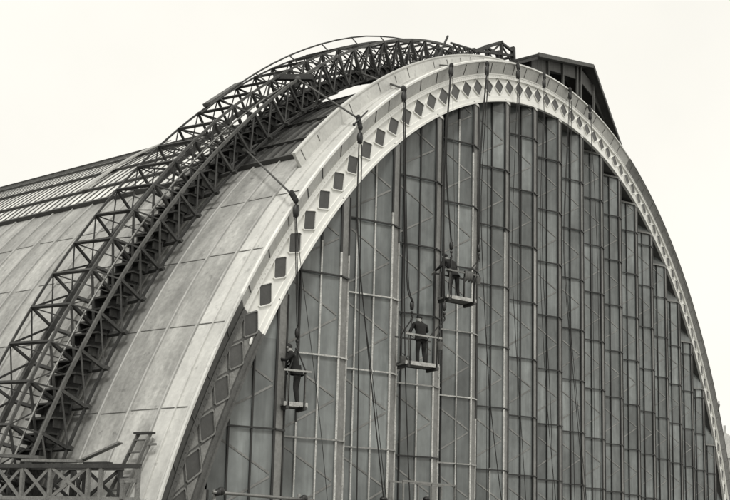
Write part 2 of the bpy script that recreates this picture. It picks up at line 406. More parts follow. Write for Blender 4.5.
# ------------------------------------------------------------------ folded glass gable
X0, PW, ZR, RH = -26.94, 3.152, 14.126, 2.64
SW, RD, DEP = .42, 1.0, 1.08
ZB = 8.9
def ztop(x): return math.sqrt(max(0.0, R1*R1-x*x))-.03
painted = {   # bay -> [(mullion index 0..3, z below which it is painted)]
    0: [(1, 14.6), (2, 20.5), (3, 20.2)],
    1: [(0, 30), (1, 30), (2, 26.5), (3, 22.5)],
    2: [(2, 17.5), (3, 17.6), (0, 14.0)],
    3: [(2, 28.3), (3, 27.0)],
    4: [(2, 14.2), (3, 24.5)],
}
tr_paint = {0: {1: 1, 0: 2}, 1: {2: 1, 1: 1, 0: 2}, 2: {1: 2}, 3: {2: 2, 1: 1, 0: 2, 3: 0}, 4: {}}
for k in range(-2, 18):
    xl = X0+PW*k; xr = xl+PW
    if max(abs(xl), abs(xr)) > R1-1 and min(abs(xl), abs(xr)) > R1-1.5: continue
    right = xr > 0.5
    def zt(x):
        if right: return max(ZB+.5, ztop(xr)-.02)
        return ztop(x)+.12
    # plan points of the fold, left to right
    pl = [(xl, 0.0), (xl+RD, DEP), (xr-SW, 0.0), (xr, 0.0)]
    face = [(pl[1][0]+(pl[2][0]-pl[1][0])*t, pl[1][1]+(pl[2][1]-pl[1][1])*t) for t in (0, 1/3, 2/3, 1)]
    fdir = Vector((face[3][0]-face[0][0], face[3][1]-face[0][1], 0)).normalized()
    fn = Vector((fdir.y, -fdir.x, 0))                     # outward normal of the wide face
    if fn.y > 0: fn = -fn
    g = MB()
    # return pane (usually turned away from the camera) and three panes of the wide face
    segs = [((xl+.02, .02), face[0]), (face[0], face[1]), (face[1], face[2]), (face[2], face[3])]
    for a, b in segs:
        za, zb = zt(a[0]), zt(b[0])
        if not right: za = zb = None
        nst = 1 if right else 3
        zrows = [ZB]+[ZR+RH*q for q in range(-1, 9)]
        tones = [random.random() for q in zrows]
        for q in range(nst):
            u0, u1 = q/nst, (q+1)/nst
            p0 = (a[0]+(b[0]-a[0])*u0, a[1]+(b[1]-a[1])*u0); p1 = (a[0]+(b[0]-a[0])*u1, a[1]+(b[1]-a[1])*u1)
            z0 = za if right else zt(p0[0]); z1 = zb if right else zt(p1[0])
            if min(z0, z1) <= ZB: continue
            for r_, zl in enumerate(zrows):
                zh = zrows[r_+1] if r_+1 < len(zrows) else 99
                if zl >= max(z0, z1)-.02: break
                A_ = (p0[0], p0[1], min(zl, z0)); B_ = (p1[0], p1[1], min(zl, z1)); C_ = (p1[0], p1[1], min(zh, z1)); D_ = (p0[0], p0[1], min(zh, z0))
                ring = [A_]+([B_] if B_ != C_ else [])+[C_]+([D_] if D_ != A_ else [])
                if len(ring) > 2: g.quad(ring, tones[r_])
    if right and k >= 11:       # fixed infill pane between the flat head and the curve of the arch
        for p, q in zip(face, face[1:]):
            g.quad([(p[0], p[1], zt(0)), (q[0], q[1], zt(0)), (q[0], q[1], ztop(q[0])+.1), (p[0], p[1], ztop(p[0])+.1)], .55)
    bay = g.build('glazed_bay', M['glass'], shed)
    # post strip parallel to the gable
    zs = min(ztop(xr), ztop(xr-SW)) if right else ztop(xr-SW/2)
    pm = M['strip_pale'] if k in (5,) else M['strip']
    st = MB()
    if k == 5:
        st.box((xr-SW/2, -.01, (ZB+19.4)/2), (SW, .06, 19.4-ZB), mi=0)
        st.box((xr-SW/2, -.01, (19.4+24.57)/2), (SW, .06, 24.57-19.4), mi=1)
        st.box((xr-SW/2, -.01, (24.57+zs)/2), (SW, .06, zs-24.57), mi=0)
    else:
        st.box((xr-SW/2, -.01, (ZB+zs)/2), (SW, .06, zs-ZB))
    st.build('post', [M['strip'], M['strip_pale']], bay)
    # right-hand bead of the post
    bd = MB(); bm_ = M['paint_bar'] if k in (0, 1, 2, 3) else M['mullion']
    zp = {0: 20.2, 1: 21.5, 2: 17.6, 3: 16}.get(k, 0)
    if zp:
        bd.box((xr-.02, -.055, (ZB+zp)/2), (.035, .05, zp-ZB), mi=1)
        if zs > zp: bd.box((xr-.025, -.055, (zp+zs)/2), (.05, .05, zs-zp), mi=0)
    else: bd.box((xr-.025, -.055, (ZB+zs)/2), (.05, .05, zs-ZB), mi=0)
    bd.build('post_bead', [M['mullion'], M['paint_bar']], bay)
    # white cap where the post meets the arch
    if 2 <= k <= 12:
        cp = MB(); cp.box((xr-SW/2, -.035, zs-.05), (SW+.03, .09, .10)); cp.build('post_cap', M['white_grey'], bay)
    # mullions
    rotf = Matrix.Rotation(math.atan2(fdir.y, fdir.x), 3, 'Z')
    pd = dict(painted.get(k, []))
    for i, (x, y) in enumerate(face):
        zt_i = zt(x)-.03
        if zt_i < ZB+.3: continue
        c = Vector((x, y, 0))+fn*.045
        w = .05 if i in (1, 2) else .065
        mb = MB(); zp = min(pd.get(i, 0), zt_i)
        if zp:
            mb.box(c+Vector((0, 0, (ZB+zp)/2)), (w, .06, zp-ZB), rotf, 1)
            if zt_i-zp > .05: mb.box(c+Vector((0, 0, (zp+zt_i)/2)), (w, .06, zt_i-zp), rotf, 0)
        else: mb.box(c+Vector((0, 0, (ZB+zt_i)/2)), (w, .06, zt_i-ZB), rotf, 0)
        mb.build('mullion', [M['mullion'], M['paint_bar']], bay)
    # head rail of flat-topped bays and the dark board that fills the triangle above
    if right:
        z = zt(0)
        mb = MB()
        mb.bar(Vector((face[0][0], face[0][1], z))+fn*.05, Vector((face[3][0], face[3][1], z))+fn*.05, .11, .10)
        mb.bar((face[3][0], -.05, z-.01), (xr, -.05, z-.01), .08, .09)
        mb.build('head_rail', M['strip'], bay)
    # transoms
    j = 0
    while True:
        z = ZR+RH*j
        if z > zt(xr-1.2)-.5 or (not right and z > zt(xr)-.3): break
        mb = MB(); pm_i = tr_paint.get(k, {}).get(j, 0)
        # on left bays cut the bar where the arch crosses it
        xs = face[0][0]
        if not right and zt(xs) < z+.1: xs = -math.sqrt(max(0, R1*R1-z*z))
        if xs < face[3][0]:
            t = (xs-face[0][0])/(face[3][0]-face[0][0]); ys = face[0][1]*(1-t)
            mb.bar(Vector((xs, ys, z))+fn*.085, Vector((face[3][0], face[3][1], z))+fn*.08, .045, .05, mi=pm_i)
        mb.bar((face[3][0]-.03, -.085, z), (xr, -.08, z-.0), .045, .05, mi=pm_i)
        mb.build('transom', [M['mullion'], M['paint_bar'], M['paint_tr']], bay)
        j += 1
    jl = MB()
    for j in (-1,): jl.bar(Vector((face[0][0], face[0][1], ZR+RH*j))+fn*.085, Vector((face[3][0], 0, ZR+RH*j))+fn*.085, .07, .10)
    jl.build('sill_rail', M['mullion'], bay)
    # chevron braces lying against the glass, one pair per storey
    bc = MB()
    a = Vector((face[0][0], face[0][1], 0))+fn*.012; b = Vector((face[3][0], face[3][1], 0))+fn*.012
    b = a+(b-a)*.955; a = a+(b-a)*.05
    j = -1
    while ZR+RH*j < zt(xr-.8)-.2:
        z0 = ZR+RH*j; zm = z0+RH/2
        for (za, zb) in ((z0+RH-.16, zm+.05), (z0+.16, zm-.05)):
            A = Vector((a.x, a.y, za)); B = Vector((b.x, b.y, zb))
            lim = [zt(A.x)-.15 if not right else zt(0)-.12, zt(B.x)-.15 if not right else zt(0)-.12]
            t0, t1 = 0.0, 1.0
            for s in range(41):                    # keep the stretch that is below the head
                t = s/40; p = A+(B-A)*t
                l = (zt(p.x)-.15) if not right else zt(0)-.12
                if p.z > l:
                    if A.z > B.z: t0 = max(t0, t+.025)
                    else: t1 = min(t1, t-.025)
            if t1-t0 > .08: bc.bar(A+(B-A)*t0, A+(B-A)*t1, .014, .06, up=(0, 0, 1))
        j += 1
    bc.build('chevron_brace', M['brace'], bay)
# brick base below the glass (out of the photograph's frame)
mb = MB(); mb.box((0, .9, ZB/2-.4), (66, 1.4, ZB+.6)); mb.build('base_wall', M['brick'], shed)

# ------------------------------------------------------------------ timber hood on the ridge, right of the crown
hd = thing('roof_shed', 'dark timber shed with open window bays perched on the right side of the arch crown', 'shed', (0, 1.2, 34.2))
def H(x, z, y=.8): return Vector((x-hd.location.x, y-hd.location.y, z-hd.location.z))
def vz(x): return math.sqrt(R2*R2-x*x)
front = [(-6.1, 35.30), (1.30, 38.05), (7.8, 35.68)]
yb = 5.0
# boarded front with three openings, built as boards and rails
mb = MB()
def fpanel(pts, m=0, y=.86, d=.06): mb.prism([H(x, z, y) for x, z in pts], (0, d, 0), m)
def top(x): return front[0][1]+(x-front[0][0])*(front[1][1]-front[0][1])/(front[1][0]-front[0][0]) if x < front[1][0] else front[1][1]+(x-front[1][0])*(front[2][1]-front[1][1])/(front[2][0]-front[1][0])
def low(x): return vz(x)-.15
def strip(x0, x1, f0, f1):
    fpanel([(x0, low(x0)+(top(x0)-low(x0))*f0), (x1, low(x1)+(top(x1)-low(x1))*f0), (x1, low(x1)+(top(x1)-low(x1))*f1), (x0, low(x0)+(top(x0)-low(x0))*f1)])
x = -6.6
while x < -4.55: strip(x, x+.245, 0, 1); x += .26
for x0, x1 in ((-4.5, -2.45), (-2.4, -.3), (.35, 2.4), (2.5, 5.2)):
    strip(x0, x1, .78, 1)
    strip(x0, x1, 0, .13)
strip(5.2, 7.4, 0, 1)
fw_ = mb.build('boarded_front', M['shed'], hd)
for x0 in (-4.5, -2.42, -.25, .3, 2.45):
    mb = MB(); mb.bar(H(x0, low(x0), .80), H(x0, top(x0), .80), .16, .10, up=(0, 1, 0)); mb.build('post', M['timber_mid'], hd)
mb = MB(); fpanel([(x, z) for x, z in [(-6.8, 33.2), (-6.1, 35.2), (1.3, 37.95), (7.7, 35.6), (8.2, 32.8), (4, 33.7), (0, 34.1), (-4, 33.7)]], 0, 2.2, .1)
mb.build('dark_interior_sheet', M['shed_in'], hd)  # dark sheet stands in for the unlit depth behind the openings
for (p, q, nm) in (((-6.6, 35.12), (1.45, 38.12), 'roof_slope'), ((1.40, 38.12), (9.4, 33.3), 'roof_slope')):
    mb = MB()
    mb.prism([H(p[0], p[1], .45), H(q[0], q[1], .45), H(q[0], q[1]+.13, .45), H(p[0], p[1]+.13, .45)], (0, yb-.45, 0))
    mb.build(nm, M['felt'], hd)
mb = MB()
mb.bar(H(-6.7, 35.13, .42), H(1.4, 38.13, .42), .05, .2); mb.bar(H(1.4, 38.13, .42), H(9.4, 33.32, .42), .05, .2)
mb.build('bargeboard', M['timber_mid'], hd)
mb = MB()
mb.prism([H(-9.1, 33.55, .5), H(-6.6, 34.95, .5), H(-6.6, 35.1, .5), H(-9.1, 33.7, .5)], (0, 1.5, 0)); mb.bar(H(-7.0, 33.7, .7), H(-7.0, 34.8, .7), .1, .1, (0, 1, 0))
mb.build('lean_to', M['felt'], hd)

# ------------------------------------------------------------------ travelling lattice gantry over the roof
ga = thing('lattice_gantry', 'dark arched timber lattice gantry with steps riding over the zinc roof', 'gantry', (-30.5, 4.2, 12.0))
GI = Matrix.Translation(-ga.location)
def G(R, th, Y): return P(R, th, Y)-ga.location
nA, nB, nC, nD, nN, nT, nI = (36.05, 5.6), (35.2, 5.6), (35.95, 4.05), (34.98, 4.05), (35.45, 3.35), (34.60, 3.23), (34.55, 4.9)
TH0, DT, NF = -69.63, 2.11, 27
def rr(n, th):          # the top rises a little towards the crown
    f = min(1, max(0, (th+40)/22)); R = n[0]+(.28*f if n[0] > 35.9 else 0.05*f)
    if n is nN: q_ = min(1, max(0, (th+52)/34)); R += .62*q_*q_*(3-2*q_)
    return R, n[1]
def GP(n, th): R, Y = rr(n, th); return G(R, th, Y)
ths = [TH0+DT*i for i in range(NF)]
for nd, w, h, m in ((nA, .05, .06, 'timber'), (nB, .13, .14, 'timber'), (nC, .06, .08, 'timber_mid'), (nD, .09, .10, 'timber'), (nN, .075, .09, 'timber_mid'), (nT, .07, .07, 'timber'), (nI, .08, .08, 'timber')):
    mb = MB()
    for a, b in zip(ths, ths[1:]):
        c = (a+b)/2; mb.bar(GP(nd, a), GP(nd, c), w, h, up=P(1, a, 0)); mb.bar(GP(nd, c), GP(nd, b), w, h, up=P(1, a, 0))
    mb.build('chord', M[m], ga)
mb = MB()
mb.tube([G(35.58, th/2., 3.85) for th in range(-139, -28, 2)], .03, 6); mb.build('handrail', M['pipe'], ga)
GR = lambda th: 36.28+.22*min(1, max(0, (th+46)/20))
mb = MB(); mb.tube([G(GR(th), th, 4.6) for th in range(-46, -15, 2)], .03, 6)
for th in range(-44, -15, 4): mb.bar(G(36.0, th, 4.3), G(GR(th), th, 4.6), .04)
mb.build('guard_rail', M['timber'], ga)
for i, th in enumerate(ths):
    nx = ths[i+1] if i+1 < NF else None
    up = P(1, th, 0)
    mb = MB(); mb.bar(GP(nA, th), GP(nB, th), .07); mb.build('post', M['timber'], ga)
    mb = MB(); mb.bar(GP(nC, th), GP(nD, th), .095); mb.build('post', M['timber'], ga)
    mb = MB(); mb.bar(GP(nA, th), GP(nC, th), .07, .09, up=up); mb.build('bearer', M['timber'], ga)
    mb = MB(); mb.bar(GP(nB, th)+Vector((0, .1, 0)), GP(nI, th), .09, .11, up=up); mb.build('bearer', M['timber'], ga)
    # outrigger bracket on the near side: raking prop, sleeper and thin ties
    mb = MB(); T = GP(nT, th); N_ = GP(nN, th); I = GP(nI, th)
    mb.bar(N_, T, .09, .085, up=(0, 1, 0)); mb.bar(T+Vector((0, -.16, 0)), I, .11, .11, up=up)
    mb.bar(N_, I, .045); mb.bar(N_, (T+I)/2+Vector((0, 0, -.02)), .045)
    mb.build('bracket', M['timber'], ga)
    if nx is not None:
        mb = MB(); mb.bar(GP(nA, th), GP(nB, nx), .055); mb.bar(GP(nB, th), GP(nA, nx), .032); mb.build('diagonal', M['timber'], ga)
        mb = MB(); mb.bar(GP(nC, nx), GP(nD, th), .055); mb.bar(GP(nC, th), GP(nD, nx), .032); mb.build('diagonal', M['timber'], ga)
        mb = MB(); mb.bar(GP(nN, th), GP(nI, nx), .04); mb.bar(GP(nN, nx), GP(nT, th), .045); pass; mb.build('diagonal', M['timber'], ga)
    mb = MB(); mb.bar(GP(nA, th), GP(nD, th), .035); mb.bar(GP(nC, th), GP(nN, th), .045); mb.build('tie', M['timber'], ga)
th = -69.4
while th < -15.2:
    c = G(34.92, th, 4.2)
    mb = MB(); mb.box(c, (.36, 1.2, .05)); mb.box(c+Vector((.15, 0, -.16)), (.03, 1.2, .28))
    for s in (-.49, .49): mb.box(c+Vector((0.02, s, -.14)), (.30, .05, .24))
    mb.build('step', M['timber'], ga); th += .78
mb = MB()
sweep(mb, [(34.66, 3.75), (34.66, 4.7), (34.72, 4.7), (34.72, 3.75)], -69.4, -15.3, 60)
o = mb.build('decking', M['timber'], ga); o.matrix_basis = GI
# head of the gantry: heap of boards, raking spar, kingpost frame on wheels
mb = MB()
for q in range(7):
    mb.bar(G(35.0+.1*q, -21.5+.5*q, 3.4+.1*q), G(35.35+.06*q, -14.0-.45*q, 3.2+.12*q), .5, .05)
mb.build('board_stack', M['timber'], ga)
mb = MB(); mb.bar(G(34.7, -24.6, 2.0), G(35.95, -21.75, 2.0), .07); mb.build('spar', M['timber'], ga)
mb = MB()
ef = lambda R, th, y=2.0: G(R, th, y)
for y in (1.7, 2.5):
    mb.bar(ef(35.35, -18.6, y), ef(36.30, -13.3, y), .11); mb.bar(ef(36.30, -13.3, y), ef(36.42-.25, -10.9, y), .11)
    mb.bar(ef(35.40, -18.4, y), ef(35.95, -11.2, y), .10); mb.bar(ef(36.30, -13.3, y), ef(35.2, -13.5, y), .13)
    mb.bar(ef(36.40, -11.0, y), ef(35.2, -11.2, y), .20); mb.bar(ef(36.2, -13.5, y), ef(35.4, -16.0, y), .07); mb.bar(ef(36.2, -13.3, y), ef(35.5, -11.3, y), .07)
mb.bar(ef(36.30, -13.3, 1.6), ef(36.30, -13.3, 2.6), .12); mb.bar(ef(35.9, -11.2, 1.6), ef(35.9, -11.2, 2.6), .1)
mb.bar(ef(35.35, -18.6, 1.6), ef(35.35, -18.6, 3.4), .12); mb.bar(ef(35.2, -13.5, 1.6), ef(35.2, -13.5, 2.6), .12)
mb.bar(ef(35.0, -20, 2.1), ef(35.1, -11, 2.1), .14)
for y in (1.7, 2.5):
    mb.bar(G(36.15, -15.2, 4.05), ef(35.5, -18.4, y), .07); mb.bar(ef(35.55, -22.5, y), ef(35.42, -18.0, y), .07)
    for q in range(6):
        mb.bar(ef(34.95, -22.6+.8*q, y), ef(35.52-.02*q, -22.0+.8*q, y), .05); mb.bar(ef(35.52-.02*q, -22.0+.8*q, y), ef(34.95, -21.4+.8*q, y), .045)
mb.build('kingpost_frame', M['timber'], ga)
# loose timbers lying on the gantry
def plank_thing(name, a, b, w, h, m, label, up=(0, 0, 1), cat='plank'):
    c = (Vector(a)+Vector(b))/2; mb = MB(); mb.bar(Vector(a)-c, Vector(b)-c, w, h, up); o = mb.build(name, m); o.location = c
    return tag(o, label, cat)
plank_thing('plank', P(36.16, -43.6, 5.45), P(36.16, -40.1, 5.45), .34, .12, M['timber_mid'], 'thick dark board lying on top of the lattice gantry against the sky', up=P(1, -42, 0))
plank_thing('beam', (-22.65, 4.3, 27.93), (-22.10, 2.9, 27.82), .16, .2, M['timber'], 'short dark beam laid across the gantry beside the tie of a pulley', cat='beam')

# ------------------------------------------------------------------ ropes and pulley tackles
def tube_thing(): return MB()
def block_mesh(c, s=1.0):
    mb = MB(); mb.ell(c, (.13*s, .09*s, .21*s), 12, 8); mb.box(Vector(c)+Vector((0, 0, .0)), (.04*s, .17*s, .34*s)); mb.box(Vector(c)+Vector((0, 0, .0)), (.2*s, .05*s, .26*s)); 
    mb.tube([Vector(c)+Vector((-.02, 0, .17*s)), Vector(c)+Vector((.03, 0, .30*s))], .035*s, 6); return mb
def hook_mesh(c, s=1.0):
    mb = MB(); c = Vector(c)
    mb.tube([c+Vector((.0, 0, .12*s)), c+Vector((.0, 0, 0)), c+Vector((.05*s, 0, -.06*s)), c+Vector((.02*s, 0, -.13*s)), c+Vector((-.05*s, 0, -.11*s))], .028*s, 6)
    mb.ell(c+Vector((0, 0, .10*s)), (.05*s, .05*s, .06*s), 8, 6); return mb
def sag(a, b, n=8, d=.0):
    a = Vector(a); b = Vector(b)
    return [a+(b-a)*(i/n)+Vector((0, 0, -4*d*(i/n)*(1-i/n))) for i in range(n+1)]
def tackle(label, pulley, anchor, ropes, lower=(), tie=None, hook=None, sc=1.0):
    p = Vector(pulley); t = thing('rope_tackle', label, 'tackle', p, 'pulley tackles hung over the arch edge')
    L = lambda q: Vector(q)-p
    block_mesh(Vector((0, 0, 0)), sc).build('pulley_block', M['block'], t)
    mb = MB(); an = L(anchor)
    mid = an*.5+Vector((-.03, -.06, .04))
    mb.tube([Vector((0.03, 0, .28*sc)), mid, an], .05*sc, 6)
    for q in (0.25, .5, .75, 1.0): mb.ell(an*q+Vector((.0, -.03, .25*(1-q))), (.085*sc, .085*sc, .11*sc), 8, 6)
    mb.build('lashing', M['rope'], t)
    if hook:
        mb = MB(); a, b = L(hook[0]), L(hook[1]); mb.tube([a, b], .03, 6); mb.ell(a, (.05, .05, .05), 8, 6); mb.build('hook_bar', M['block'], t)
    if tie:
        mb = MB(); mb.tube([L(tie), an], .036, 6); mb.ell(L(tie), (.12, .12, .12), 8, 6); mb.build('tie_rope', M['timber_mid'], t)
    for pts, r, m in ropes:
        mb = MB(); q = [L(x) for x in pts]
        dense = []
        for a, b in zip(q, q[1:]):
            for s in range(4): dense.append(a+(b-a)*s/4)
        dense.append(q[-1])
        # round the corners a little
        for _ in range(2):
            dense = [dense[0]]+[(dense[i-1]+dense[i]*2+dense[i+1])/4 for i in range(1, len(dense)-1)]+[dense[-1]]
        mb.tube(dense, r*.64, 6); mb.build('rope', M[m], t)
    for c in lower:
        mb = block_mesh(L(c), .8*sc); mb.build('lower_block', M['block'], t)
        hook_mesh(L(c)+Vector((0, 0, -.36)), 1.1).build('hook', M['block'], t)
    return t
tackle('lowest pulley tackle on the arch, holding the cradle of the man in profile', (-27.42, -.55, 20.52), (-27.5, -.40, 21.05),
       [([(-27.46, -.55, 20.35), (-26.72, -.2, 17.4), (-26.6, -.15, 17.2)], .026, 'rope'), ([(-27.36, -.52, 20.35), (-26.62, -.2, 17.4), (-26.57, -.15, 17.2)], .026, 'rope'),
        ([(-27.40, -.55, 20.3), (-27.01, -.5, 18.91), (-26.56, -.5, 17.38), (-26.17, -.5, 16.0), (-25.64, -.5, 13.97), (-25.0, -.5, 11.0)], .017, 'rope')],
       [(-26.59, -.15, 17.08)], (-25.18, 3.35, 23.98))
tackle('second lowest pulley tackle on the left, its ropes falling free past the glass', (-24.12, -.55, 24.01), (-24.07, -.40, 24.75),
       [([(-24.22, -.58, 23.8), (-24.27, -.6, 21.85), (-24.12, -.6, 20.16), (-22.99, -.6, 15.54), (-21.9, -.6, 11.3)], .032, 'rope'),
        ([(-24.17, -.56, 23.8), (-24.2, -.58, 21.85), (-24.0, -.58, 19.5), (-22.80, -.58, 15.54), (-21.7, -.58, 11.3)], .02, 'rope'),
        ([(-24.05, -.58, 23.8), (-23.88, -.6, 15.41), (-23.75, -.6, 11.0)], .034, 'rope')],
       [], (-22.43, 3.35, 27.72), hook=((-24.45, -.52, 24.35), (-23.55, -.45, 25.2)))
tackle('pulley tackle third up the arch, carrying the left sling of the lower cradle', (-21.36, -.55, 26.58), (-21.22, -.40, 26.99),
       [([(-21.44, -.58, 26.4), (-21.19, -.7, 19.61), (-20.98, -.85, 19.2)], .034, 'rope'), ([(-21.34, -.58, 26.4), (-21.10, -.7, 19.7), (-20.92, -.85, 19.2)], .03, 'rope'),
        ([(-21.30, -.58, 26.4), (-21.14, -.6, 19.26), (-20.87, -.6, 15.83), (-20.3, -.6, 11.0)], .032, 'rope')],
       [(-20.93, -.80, 19.1)], (-18.23, 3.35, 29.8))
tackle('pulley tackle fourth up the arch, with ropes spreading to both cradles', (-17.83, -.55, 29.07), (-17.59, -.40, 29.46),
       [([(-17.95, -.58, 28.9), (-18.39, -.62, 25.29), (-18.01, -.75, 22.17)], .030, 'rope'), ([(-17.90, -.58, 28.9), (-18.31, -.62, 25.29), (-17.96, -.75, 22.17)], .022, 'rope'),
        ([(-17.90, -.58, 28.9), (-18.69, -.7, 24.79), (-19.15, -1.1, 19.50)], .030, 'rope'), ([(-17.85, -.58, 28.9), (-18.60, -.7, 24.79), (-19.10, -1.1, 19.50)], .022, 'rope'),
        ([(-17.70, -.55, 28.9), (-17.21, -.5, 22.52), (-16.7, -.5, 11.0)], .017, 'rope_mid')],
       [(-17.98, -.75, 22.05), (-19.13, -1.1, 19.42)], (-13.95, 3.35, 32.16))
tackle('pulley tackle at the crown left of centre, carrying the right sling of the upper cradle', (-14.62, -.55, 30.53), (-14.36, -.40, 31.0),
       [([(-14.72, -.58, 30.4), (-15.07, -.6, 28.62), (-15.57, -.7, 26.0), (-16.28, -1.05, 22.5)], .032, 'rope'), ([(-14.66, -.58, 30.4), (-15.0, -.6, 28.62), (-15.48, -.7, 26.0), (-16.22, -1.05, 22.5)], .024, 'rope'),
        ([(-14.55, -.58, 30.4), (-15.27, -.6, 24.72), (-14.81, -.6, 20.7), (-14.17, -.6, 16.42), (-12.6, -.6, 11.5)], .028, 'rope'),
        ([(-14.55, -.55, 30.4), (-14.45, -.55, 22), (-14.3, -.55, 11.5)], .017, 'rope')],
       [(-16.25, -1.05, 22.38)])
tackle('pulley tackle just right of the crown, beside the roof shed foot', (-11.44, -.55, 31.75), (-11.2, -.40, 32.35),
       [([(-11.55, -.6, 31.6), (-12.21, -.6, 23.47), (-11.76, -.6, 20.08), (-10.3, -.6, 11.5)], .022, 'rope'), ([(-11.44, -.6, 31.6), (-11.55, -.6, 20.12), (-11.3, -.6, 11.5)], .02, 'rope'), ([(-11.38, -.58, 31.6), (-11.3, -.58, 24)], .03, 'rope')])
tackle('pulley tackle below the boarded left end of the roof shed', (-8.40, -.55, 32.62), (-8.1, -.40, 33.25),
       [([(-8.53, -.6, 32.4), (-9.12, -.6, 24.31), (-8.29, -.6, 17.55), (-6.7, -.6, 11.5)], .022, 'rope'), ([(-8.4, -.6, 32.4), (-8.89, -.6, 24.38), (-7.69, -.6, 17.63), (-7.4, -.6, 11.5)], .022, 'rope')])
tackle('pulley tackle below the open bays of the roof shed', (-4.98, -.55, 33.45), (-4.7, -.40, 33.95),
       [([(-5.2, -.6, 33.2), (-6.27, -.6, 25.09), (-5.12, -.6, 20.42), (-2.9, -.6, 11.5)], .026, 'rope'), ([(-5.1, -.6, 33.2), (-6.15, -.6, 25.09), (-4.9, -.6, 20.42), (-2.6, -.6, 11.5)], .02, 'rope'), ([(-4.93, -.6, 33.2), (-5.23, -.6, 22.87), (-4.6, -.6, 11.5)], .026, 'rope')])
tackle('rightmost pulley tackle, on the falling side of the arch', (-2.03, -.55, 33.55), (-1.8, -.40, 34.2),
       [([(-2.1, -.6, 33.4), (-1.1, -.6, 26.5), (-1.02, -.6, 11.5)], .02, 'rope'), ([(-2.0, -.6, 33.4), (-1.9, -.6, 20), (-1.8, -.6, 11.5)], .018, 'rope')])

